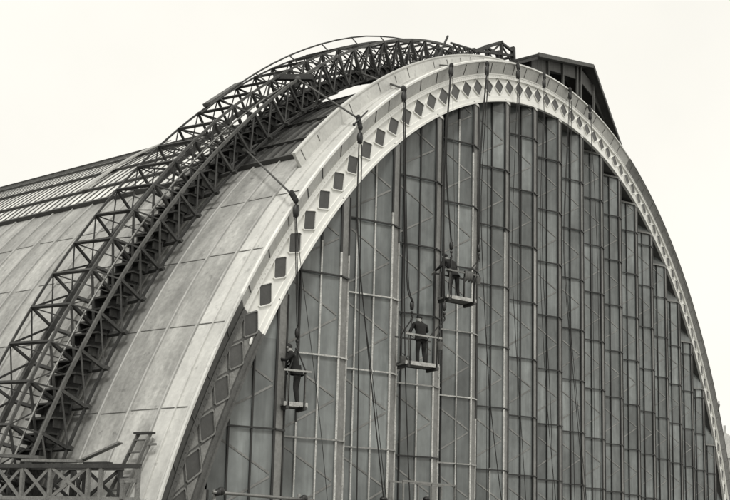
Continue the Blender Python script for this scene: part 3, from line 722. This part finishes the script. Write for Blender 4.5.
# ------------------------------------------------------------------ people
def person(label, loc, rz, J, hair_cap=False):
    """J: joint dict in local metres (x right, y forward, z up); one skinned continuous body"""
    V = []; E_ = []; Rd = []
    def add(p, r, par=None):
        V.append(Vector(p)); Rd.append(r if isinstance(r, tuple) else (r, r))
        if par is not None: E_.append((par, len(V)-1))
        return len(V)-1
    pel = add(J['pelvis'], (.155, .115))
    waist = add(J['waist'], (.145, .11), pel); ch = add(J['chest'], (.175, .125), waist); sh = add(J['upper'], (.15, .10), ch)
    nk = add(J['neck'], .058, sh); hd_ = add(J['head'], (.075, .088), nk); crown = add(J['crown'], (.062, .075), hd_)
    f = (Vector(J['face'])-Vector(J['head'])).normalized()
    nose = add(Vector(J['head'])+f*.105+Vector((0, 0, -.005)), .014, hd_)
    hands = []
    for s in ('l', 'r'):
        sg = -1 if s == 'l' else 1
        a = add(J['sh_'+s], .068, sh); e = add(J['el_'+s], .050, a); w = add(J['wr_'+s], .034, e)
        wd = (Vector(J['wr_'+s])-Vector(J['el_'+s])).normalized()
        side = wd.cross(Vector((0, 0, 1))).normalized(); dn = wd.cross(side)
        palm = add(Vector(J['wr_'+s])+wd*.07, (.036, .018), w); hands.append(Vector(J['wr_'+s])+wd*.08)
        base = V[palm]
        for q, L in enumerate((.062, .072, .068, .052)):
            o_ = side*(-.030+.020*q)
            k1 = add(base+o_+wd*.035, .0095, palm); k2 = add(V[k1]+wd*L*.5+dn*.012, .0088, k1); add(V[k2]+wd*L*.4+dn*.03, .0078, k2)
        t1 = add(Vector(J['wr_'+s])+wd*.04-side*.045*sg+dn*.01, .011, palm); add(V[t1]+wd*.045+dn*.02, .009, t1)
    for s in ('l', 'r'):
        h = add(J['hip_'+s], (.088, .095), pel); k = add(J['kn_'+s], .062, h); an = add(J['an_'+s], .045, k)
        hl = add(Vector(J['an_'+s])+Vector((0, -.02, -.055)), .04, an); tf = Vector(J['toe_'+s])
        mid = add((V[hl]+tf)/2+Vector((0, 0, .005)), .042, hl); add(tf, .034, mid)
    me = bpy.data.meshes.new('person'); me.from_pydata(V, E_, []); ob = bpy.data.objects.new('skin_tmp', me); COL.objects.link(ob)
    md = ob.modifiers.new('s', 'SKIN'); md.use_smooth_shade = True
    for i, sv in enumerate(me.skin_vertices[0].data): sv.radius = Rd[i]; sv.use_root = (i == pel)
    sb = ob.modifiers.new('d', 'SUBSURF'); sb.levels = 2; sb.render_levels = 2
    dg = bpy.context.evaluated_depsgraph_get(); dg.update()
    m2 = bpy.data.meshes.new_from_object(ob.evaluated_get(dg)); bpy.data.objects.remove(ob)
    m2.name = 'person'; m2.materials.clear()
    for m in ('cloth', 'cloth2', 'boot', 'skin'): m2.materials.append(M[m])
    nkz = J['neck'][2]; wz = J['waist'][2]-.03
    wr = [Vector(J['wr_l']), Vector(J['wr_r'])]; el = [Vector(J['el_l']), Vector(J['el_r'])]
    for p in m2.polygons:
        c = p.center; p.use_smooth = True
        mi = 0
        dh = min((c-h).length for h in hands)
        if c.z > nkz+.005 and (c-Vector(J['head'])).length < .22: mi = 3
        elif dh < .115 and min((c-w).length for w in wr) < .25 and all((c-e).length > .17 for e in el): mi = 3
        elif c.z < .10: mi = 2
        elif c.z < wz-.06 and min((c-w).length for w in wr+el) > .13: mi = 1
        p.material_index = mi
    # ears and eye sockets joined to the same mesh
    o = bpy.data.objects.new('person', m2); COL.objects.link(o)
    bm = bmesh.new(); bm.from_mesh(m2)
    H_ = Vector(J['head']); sd = f.cross(Vector((0, 0, 1))).normalized()
    for sg in (-1, 1):
        for c, r, mi in ((H_+sd*.082*sg-f*.01, (.018, .03, .036), 3), (H_+f*.083+sd*.032*sg+Vector((0, 0, .02)), (.013, .013, .008), 2)):
            g = bmesh.ops.create_uvsphere(bm, u_segments=8, v_segments=6, radius=1)
            for v in g['verts']: v.co = Vector((v.co.x*r[0], v.co.y*r[1], v.co.z*r[2]))+c
            for fc in {fc for v in g['verts'] for fc in v.link_faces}: fc.material_index = mi; fc.smooth = True
    g = bmesh.ops.create_uvsphere(bm, u_segments=8, v_segments=6, radius=1)
    for v in g['verts']: v.co = Vector((v.co.x*.026, v.co.y*.012, v.co.z*.006))+H_+f*.088+Vector((0, 0, -.05))
    for fc in {fc for v in g['verts'] for fc in v.link_faces}: fc.material_index = 2
    bm.to_mesh(m2); bm.free()
    o.location = loc; o.rotation_euler = (0, 0, rz); o.scale = (1.2, 1.24, 1.06); tag(o, label, 'person')
    # hair: cap over the back and top of the skull
    mb = MB(); C_ = H_-f*.02+Vector((0, 0, .045))
    n, mm = 14, 8; vs = []; fs = []
    for i in range(mm+1):
        t = (math.pi*.70)*i/mm
        for k in range(n):
            a = 2*math.pi*k/n; fr = math.cos(a)
            tt = t*(1-.35*max(0, fr))
            v = f*(math.sin(tt)*math.cos(a)*.097)+sd*(math.sin(tt)*math.sin(a)*.084)+Vector((0, 0, math.cos(tt)*.086))
            vs.append(C_+v*(1+.03*math.sin(7*a+3*i)))
    fs = [(i*n+k, (i+1)*n+k, (i+1)*n+(k+1) % n, i*n+(k+1) % n) for i in range(mm) for k in range(n)]
    mb.add(vs, fs, 0, True); mb.build('hair', M['hair'], o)
    # skirt of the jacket and collar
    mb = MB(); w = Vector(J['waist']); pz = Vector(J['pelvis']); vs = []
    rings = [(w+Vector((0, 0, .06)), .165, .125), (w+Vector((0, 0, -.06)), .175, .14), ((w+pz)/2+Vector((0, 0, -.06)), .185, .15), (pz+Vector((0, -.0, -.06)), .195, .155)]
    n = 16
    for c, a_, b_ in rings:
        for k in range(n):
            an = 2*math.pi*k/n; vs.append(c+Vector((a_*math.cos(an), b_*math.sin(an)*(1), .012*math.sin(3*an))))
    mb.add(vs, [(i*n+k, i*n+(k+1) % n, (i+1)*n+(k+1) % n, (i+1)*n+k) for i in range(3) for k in range(n)], 0, True)
    mb.build('jacket_skirt', M['cloth'], o)
    return o

def pose(lean=.05, side=0.0, hx=0.0, arms=None, stance=.11, turn=0.0):
    J = dict(pelvis=(0, 0, .90), waist=(side*.3, lean*.35, 1.05), chest=(side*.7, lean*.8, 1.25), upper=(side, lean*1.1, 1.40),
             neck=(side*1.1, lean*1.35+.01, 1.50), head=(side*1.2+hx, lean*1.7+.04, 1.60), crown=(side*1.25+hx, lean*1.75+.03, 1.68))
    J['face'] = (J['head'][0]+math.sin(turn), J['head'][1]+math.cos(turn), 1.56)
    sx, sy = J['upper'][0], J['upper'][1]
    J['sh_l'] = (sx-.19, sy, 1.385); J['sh_r'] = (sx+.19, sy, 1.385)
    for k_, v in arms.items(): J[k_] = v
    for s, g in (('l', -1), ('r', 1)):
        J['hip_'+s] = (g*.085, 0, .84); J['kn_'+s] = (g*stance, .03, .47); J['an_'+s] = (g*(stance+.01), -.02, .10); J['toe_'+s] = (g*(stance+.04), .14, .036)
    return J

# ------------------------------------------------------------------ cradles
def cradle(label, loc, rz, L=1.75, W=.52, slings=(), rails='both', front_m='plank', hooks=None, tilt=0.0, front_r='timber_pale'):
    t = thing('work_cradle', label, 'cradle', loc, "painters' hanging cradles"); t.rotation_euler = (0, tilt, rz)
    mb = MB()
    for q in range(3): mb.box((0, -W/2+W*(q+.5)/3, -.03), (L, W/3-.012, .05))
    mb.build('deck', M['timber_light'], t)
    mb = MB(); mb.box((0, -W/2-.02, -.01), (L, .03, .13)); mb.build('toe_board', M[front_m], t)
    mb = MB(); mb.box((0, W/2+.02, -.01), (L, .03, .13)); mb.build('toe_board', M['timber'], t)
    for x in (-L/2+.1, L/2-.1):
        mb = MB(); mb.box((x, 0, -.11), (.09, W+.16, .10)); mb.build('bearer', M['timber'], t)
        for y in (-W/2-.05, W/2+.05):
            mb = MB(); mb.box((x, y, .48), (.028, .028, 1.12)); mb.build('upright', M['timber_mid'], t)
    for y, m in ((-W/2-.09, front_r), (W/2+.09, 'timber')):
        mb = MB(); mb.box((0, y, .96), (L+.10, .035, .055)); mb.build('rail', M[m], t)
    return t
def sling(t, x, W, top):
    """rope from the four cradle corners up to the hook (top in world)"""
    inv = (Matrix.Translation(t.location) @ t.rotation_euler.to_matrix().to_4x4()).inverted()
    T = inv @ Vector(top)
    mb = MB()
    for y in (-W/2-.05, W/2+.05): mb.tube([(x, y, -.1), (x, y, 1.02), T], .022, 6)
    mb.build('sling', M['rope'], t)

W = .52
# lower middle cradle
c2 = cradle('lower hanging cradle with a bucket on its rail, between the other two', (-20.79, -1.0, 17.02), rad(-28), L=1.36)
sling(c2, -.52, W, (-20.93, -.80, 18.62)); sling(c2, .56, W, (-19.13, -1.1, 18.94))
# upper cradle
c3 = cradle('topmost hanging cradle with a cloth and pot on its rail, high up the glass', (-17.85, -.95, 19.98), rad(-26), L=1.36, front_r='timber_light')
sling(c3, -.50, W, (-17.98, -.75, 21.57)); sling(c3, .54, W, (-16.25, -1.05, 21.9))
# left cradle, end-on
c1 = cradle('leftmost hanging cradle, seen end-on beside the foot of the arch', (-26.84, -.25, 14.88), rad(-33), L=.74, W=.50)
sling(c1, -.24, .50, (-26.59, -.15, 16.6)); sling(c1, .24, .50, (-26.59, -.15, 16.6))
# cradle below, only its guard rail in the picture
mb = MB()
c4 = thing('work_cradle', 'empty cradle at the bottom edge, only its guard rail showing', 'cradle', (-20.1, -.9, 12.0), "painters' hanging cradles"); c4.rotation_euler = (0, 0, rad(-10))
mb = MB(); mb.box((0, 0, 0), (2.9, .6, .08)); mb.build('deck', M['timber_light'], c4)
for y in (-.3, .3):
    mb = MB(); mb.bar((-1.45, y, 1.03), (1.45, y, 1.03), .06, .06); mb.build('rail', M['bare_mid'], c4)
    for x in (-1.4, .1, 1.4):
        mb = MB(); mb.box((x, y, .52), (.05, .05, 1.05)); mb.build('upright', M['bare_mid'], c4)

def bucket(label, loc, r=.13, h=.24, m='tin', hang=.22):
    b = thing('bucket', label, 'bucket', loc)
    mb = MB(); n = 16; vs = []
    for R_, z in ((r*.68, 0), (r, h), (r*.92, h), (r*.6, .02)):
        for k in range(n): a = 2*math.pi*k/n; vs.append((R_*math.cos(a), R_*math.sin(a), z))
    mb.add(vs, [(i*n+k, i*n+(k+1) % n, (i+1)*n+(k+1) % n, (i+1)*n+k) for i in range(3) for k in range(n)]+[tuple(range(n)), tuple(range(4*n-1, 3*n-1, -1))], 0, False)
    mb.build('pail', M[m], b)
    mb = MB(); mb.tube([(r*math.cos(a), 0, h-.02+hang*math.sin(a)) for a in [math.pi*i/8 for i in range(9)]], .012, 6); mb.build('handle', M['block'], b)
    return b
R2z = lambda a: Matrix.Rotation(rad(a), 3, 'Z')
def on(c, x, y, z): return tuple(Vector(c.location)+c.rotation_euler.to_matrix() @ Vector((x, y, z)))
bucket('dark paint bucket hanging from the rail right of the man on the lower cradle', on(c2, .56, -W/2-.22, .52), .125, .27)
bucket('small dark paint pot standing at the left end of the lower cradle deck', on(c2, -.58, .05, .0), .13, .24, hang=.12)
bucket('squat dark paint kettle standing next to the pot on the lower cradle deck', on(c2, -.32, .12, .0), .12, .2, hang=.12)
bucket('grey paint bucket hanging from the rail of the topmost cradle', on(c3, .58, -W/2-.25, .56), .12, .25)
bucket('small paint pot on the deck end of the leftmost cradle', on(c1, -.30, .1, .0), .10, .18, hang=.1)
# cloth thrown over the top cradle's rail
mb = MB(); n = 9; vs = []
for i in range(n+1):
    x = -.15+.36*i/n
    for q, (y, z) in enumerate(((-.02, -.30-.06*math.sin(i*1.7)), (-.05, -.12), (-.045, .07), (.0, .085), (.05, .06), (.06, -.14-.05*math.cos(i*2.1)))):
        vs.append((x, y+.02*math.sin(i*1.9+q), z))
mb.add(vs, [(i*6+k, i*6+k+1, (i+1)*6+k+1, (i+1)*6+k) for i in range(n) for k in range(5)], 0, True)
cl = mb.build('dust_sheet', M['bare']); sol = cl.modifiers.new('t', 'SOLIDIFY'); sol.thickness = .012
cl.location = on(c3, .22, -W/2-.09, .96); cl.rotation_euler = (0, 0, rad(-26)); tag(cl, 'grey cloth draped over the rail of the topmost cradle', 'cloth')

arms2 = dict(el_l=(-.27, .18, 1.13), wr_l=(-.16, .42, 1.16), el_r=(.32, .22, 1.18), wr_r=(.24, .46, 1.32))
person('painter in dark jacket standing with his back turned on the lower cradle', on(c2, .13, .02, 0), rad(-33), pose(.15, .03, .04, arms2, .10))
arms3 = dict(el_l=(-.42, .12, 1.16), wr_l=(-.50, .34, 1.02), el_r=(.22, .24, 1.14), wr_r=(.12, .48, 1.20))
person('painter in dark jacket on the topmost cradle, bending to his left', on(c3, -.12, .02, 0), rad(-33), pose(.20, -.08, -.04, arms3, .13))
# man in profile: faces the post at the left
arms1 = dict(el_l=(-.24, .26, 1.20), wr_l=(-.14, .52, 1.30), el_r=(.25, .18, 1.14), wr_r=(.15, .44, 1.12))
person('painter in dark jacket seen in profile, reaching for a post from the leftmost cradle', on(c1, .12, .0, 0), rad(30), pose(.13, .0, .0, arms1, .085))

# ------------------------------------------------------------------ scaffold tube rail along the bottom
sc_ = thing('scaffold_rail', 'pale scaffold tube rail with couplers in front of the glass at lower left', 'scaffold', (-30.3, -.8, 11.0))
S_ = lambda x, y, z: Vector((x, y, z))-sc_.location
mb = MB(); mb.tube([S_(-30.75, -.8, 12.13), S_(-26.4, -.8, 12.14)], .045, 8); mb.build('ledger', M['pipe'], sc_)
for x in (-30.6, -27.0):
    mb = MB(); mb.tube([S_(x, -.72, 9.5), S_(x, -.72, 12.3 if x > -29 else 12.2)], .045, 8); mb.build('standard', M['bare_mid'], sc_)
    mb = MB(); mb.ell(S_(x+.15, -.8, 12.17), (.13, .09, .11), 8, 6); mb.ell(S_(x+.02, -.8, 12.13), (.10, .09, .09), 8, 6); mb.build('coupler', M['block'], sc_)
for lab, x, z in (('dark clamp topped scaffold pole rising between the second and third bay from the left', -22.1, 12.35), ('dark clamp topped scaffold pole at the bottom edge, right of the empty cradle rail', -19.2, 12.5)):
    p_ = thing('scaffold_pole', lab, 'scaffold pole', (x, -.55, 9.5), 'scaffold poles at the bottom edge')
    mb = MB(); mb.tube([(0, 0, 0), (0, 0, z-9.5)], .05, 8); mb.build('tube', M['bare'], p_)
    mb = MB(); mb.ell((0, 0, z-9.45), (.17, .12, .09), 8, 6); mb.box((0, 0, z-9.6), (.3, .12, .07)); mb.build('clamp', M['block'], p_)

# ------------------------------------------------------------------ platform beside the springing of the roof
pf = thing('timber_platform', 'timber lattice sided platform along the foot of the zinc roof', 'platform', (-33.1, 1.5, 11.6))
pa = Vector((-32.82, -.3, 0)); pdv = Vector((-33.76, 3.58, 0))-pa; pL = pdv.length; pdv.normalize(); pnr = Vector((pdv.y, -pdv.x, 0))   # pnr: towards the roof
if pnr.x < 0: pnr = -pnr
def F_(s, z, off=0): v = pa+pdv*s+pnr*off; return Vector((v.x, v.y, z))-pf.location
LEN = 8.2; ZT, ZBm = 12.63, 11.84
for off, m in ((0, 'timber_light'), (.72, 'timber')):
    mb = MB(); mb.bar(F_(-.02+off*1.3, ZT, off), F_(LEN, ZT, off), .12, .10); mb.build('top_rail', M['timber'], pf)
    mb = MB(); mb.bar(F_(-.02+off*1.3, ZBm, off), F_(LEN, ZBm, off), .10, .10); mb.build('bottom_rail', M['timber_light'], pf)
    ss = [0.03, 1.05, 1.40, 2.48, 3.30, 4.1, 4.9, 5.7, 6.5, 7.3, 8.1]
    if off: ss = [s+.95 for s in ss[:-1]]
    for i, s in enumerate(ss):
        mb = MB(); mb.bar(F_(s, ZBm, off), F_(s, ZT, off), .09, .09, up=(1, 0, 0)); mb.build('post', M[m], pf)
        if i+1 < len(ss) and (i >= 2 or off):
            mb = MB(); mb.bar(F_(s+.05, ZBm+.04, off-.02), F_(ss[i+1]-.05, ZT-.04, off-.02), .04, .075); mb.bar(F_(s+.05, ZT-.04, off+.02), F_(ss[i+1]-.05, ZBm+.04, off+.02), .04, .075)
            mb.build('cross_brace', M[m], pf)
mb = MB(); mb.bar(F_(.03, 12.28, -.05), F_(.48, 12.28, -.05), .05, .10); mb.bar(F_(.40, ZBm, -.05), F_(.40, 12.3, -.05), .09, .09, up=(1, 0, 0)); mb.build('gate_rail', M['timber_light'], pf)
mb = MB()
for q in range(3): mb.bar(F_(0, 11.75, .12+.24*q), F_(LEN, 11.75, .12+.24*q), .22, .05)
mb.build('deck', M['timber_mid'], pf)
for s in (.1, 2.5, 5, 8):
    for off in (0, .72):
        mb = MB(); mb.bar(F_(s, -.4, off), F_(s, 11.8, off), .18, .18, up=(1, 0, 0)); mb.build('leg', M['timber'], pf)
def PW_(s, z, off): return F_(s, z, off)+pf.location
plank_thing('plank', PW_(1.75, 12.75, .1), PW_(3.35, 12.77, .08), .26, .07, M['timber_light'], 'weathered plank lying on the platform top rail, lower one of two')
plank_thing('plank', PW_(3.0, 12.86, .3), PW_(4.6, 12.93, .3), .28, .08, M['timber_mid'], 'plank sloping over the platform rail at the left edge, under the gantry foot')
plank_thing('plank', PW_(1.9, 12.78, .35), PW_(.95, 13.26, .6), .30, .04, M['timber_light'], 'single board propped aslant on the platform against the zinc roof')
plank_thing('plank', PW_(.9, 12.71, .1), PW_(1.7, 12.72, .3), .2, .05, M['timber'], 'short dark plank end on the middle of the platform rail')
# step ladder lying on the roof
ld = thing('step_ladder', 'grey timber step ladder lying against the zinc roof behind the platform end', 'ladder', (-32.4, .75, 11.9))
l0, l1 = P(34.42, -71.4, 1.50), P(34.52, -66.9, .90); r0, r1 = P(34.42, -71.4, .95), P(34.52, -66.9, .48)
LL = lambda v: v-ld.location
un = P(1, -69, 0)
for a, b, m in ((l0, l1, 'timber_mid'), (r0, r1, 'timber_light')):
    mb = MB(); mb.bar(LL(a), LL(b), .04, .09, up=un); mb.build('rail', M[m], ld)
for i in range(8):
    t = (i+.5)/8; a = l0+(l1-l0)*t; b = r0+(r1-r0)*t
    mb = MB(); mb.bar(LL(a), LL(b), .10, .03, up=(0, 0, 1)); mb.build('tread', M['timber_mid'], ld)
mb = MB(); mb.bar(LL(l1+Vector((0, .08, .02))), LL(r1+Vector((0, -.08, .02))), .2, .05); mb.build('top_step', M['timber'], ld)
mb = MB(); q0 = r0+(r1-r0)*.2+un*.0; mb.bar(LL(P(34.42, -71.4, .80)), LL(P(34.50, -67.1, .36)), .035, .05, up=un); mb.bar(LL(P(34.5, -67.4, .18)), LL(P(34.5, -67.4, .46)), .07, .05); mb.build('back_leg', M['timber_light'], ld)

# ------------------------------------------------------------------ small roof edge bracket and far turret at the right
mb = MB(); c = P(34.4, 50.6, -.3)
mb.bar((0, 0, -.3), (.55, 0, .25), .14, .10, up=(0, 1, 0)); mb.bar((.4, 0, .15), (.45, 0, .5), .08, .08, up=(0, 1, 0))
o = mb.build('edge_bracket', M['bare']); o.location = c; tag(o, 'small dark bracket projecting from the right edge of the roof', 'bracket')
tw = thing('distant_building', 'pale distant building with a pointed roof beyond the right foot of the arch', 'building', (109.5, 16.5, -.5))
mb = MB(); mb.box((0, 0, 12.8), (9, 9, 25.6)); mb.build('wall', M['far'], tw)
mb = MB(); h = 4.7
mb.add([(-h, -h, 25.6), (h, -h, 25.6), (h, h, 25.6), (-h, h, 25.6), (-3.2, -.3, 29.6), (-3.0, .3, 29.6)], [(0, 1, 4), (1, 2, 5, 4), (2, 3, 5), (3, 0, 4, 5), (3, 2, 1, 0)]); mb.build('roof', M['far'], tw)
mb = MB(); mb.box((-3.0, 0, 30), (.3, .3, 1.6)); mb.build('finial', M['far'], tw)

# ------------------------------------------------------------------ ground
mb = MB(); mb.add([(-3000, -3000, -.5), (3000, -3000, -.5), (3000, 3000, -.5), (-3000, 3000, -.5)], [(0, 1, 2, 3)])
g = mb.build('ground', M['earth']); g['kind'] = 'structure'

# ------------------------------------------------------------------ sky, sun, camera
SUN_EL, SUN_AZ = 48, 228          # azimuth the light comes from, degrees from +Y clockwise seen from above
w = bpy.data.worlds.new('World'); SC.world = w; w.use_nodes = True
nt = w.node_tree; bg = nt.nodes['Background']
sky = nt.nodes.new('ShaderNodeTexSky'); sky.sky_type = 'NISHITA'; sky.sun_disc = False
sky.sun_elevation = rad(SUN_EL); sky.sun_rotation = rad(SUN_AZ); sky.dust_density = 4; sky.air_density = 1.5
bw = nt.nodes.new('ShaderNodeRGBToBW'); nt.links.new(sky.outputs[0], bw.inputs[0])
mr = nt.nodes.new('ShaderNodeMapRange'); mr.inputs['From Max'].default_value = 10.0
mr.inputs['To Min'].default_value = 9.2; mr.inputs['To Max'].default_value = 10.6
nt.links.new(bw.outputs[0], mr.inputs['Value'])
tcw = nt.nodes.new('ShaderNodeTexCoord'); nw = nt.nodes.new('ShaderNodeTexNoise')      # thin uneven overcast
nw.inputs['Scale'].default_value = 3.5; nw.inputs['Detail'].default_value = 5
nt.links.new(tcw.outputs['Generated'], nw.inputs['Vector'])
rw = nt.nodes.new('ShaderNodeMapRange'); rw.inputs['From Min'].default_value = .3; rw.inputs['From Max'].default_value = .7
rw.inputs['To Min'].default_value = .955; rw.inputs['To Max'].default_value = 1.035; nt.links.new(nw.outputs['Fac'], rw.inputs['Value'])
mm_ = nt.nodes.new('ShaderNodeMath'); mm_.operation = 'MULTIPLY'
nt.links.new(mr.outputs[0], mm_.inputs[0]); nt.links.new(rw.outputs[0], mm_.inputs[1])
mx = nt.nodes.new('ShaderNodeMix'); mx.data_type = 'RGBA'; mx.blend_type = 'MULTIPLY'; mx.inputs['Factor'].default_value = 1
mx.inputs['A'].default_value = (1.0, .978, .905, 1); nt.links.new(mm_.outputs[0], mx.inputs['B'])
nt.links.new(mx.outputs['Result'], bg.inputs['Color']); bg.inputs['Strength'].default_value = 0.091
sl = bpy.data.lights.new('sun', 'SUN'); sl.energy = 1.5; sl.angle = rad(14); sl.color = (1, .985, .94)
so = bpy.data.objects.new('sun', sl); COL.objects.link(so)
az, el = rad(SUN_AZ), rad(SUN_EL)
dirv = Vector((math.sin(az)*math.cos(el), math.cos(az)*math.cos(el), math.sin(el)))
so.rotation_euler = dirv.to_track_quat('Z', 'Y').to_euler(); so.location = dirv*100

cd = bpy.data.cameras.new('camera'); co = bpy.data.objects.new('camera', cd); COL.objects.link(co)
Fv = Vector((0.83452996, 0.53145533, 0.14530994)); Rv = Vector((0.53368471, -0.84526906, 0.0264735)); Uv = Vector((-0.13689548, -0.05545677, 0.98903194))
mtx = Matrix((( Rv.x, Uv.x, -Fv.x, -49.55737), (Rv.y, Uv.y, -Fv.y, -17.21243), (Rv.z, Uv.z, -Fv.z, 10.97283), (0, 0, 0, 1)))
co.matrix_world = mtx
cd.sensor_fit = 'HORIZONTAL'; cd.sensor_width = 36; cd.lens = 36*981.49/730
cd.shift_y = (398.5665-250)/730; cd.shift_x = 0.0
cd.clip_start = .1; cd.clip_end = 6000
SC.camera = co
SC.view_settings.view_transform = 'Standard'; SC.view_settings.look = 'None'; SC.view_settings.exposure = 0.20; SC.view_settings.gamma = 1.0
try: SC.view_settings.use_curve_mapping = False
except Exception: pass
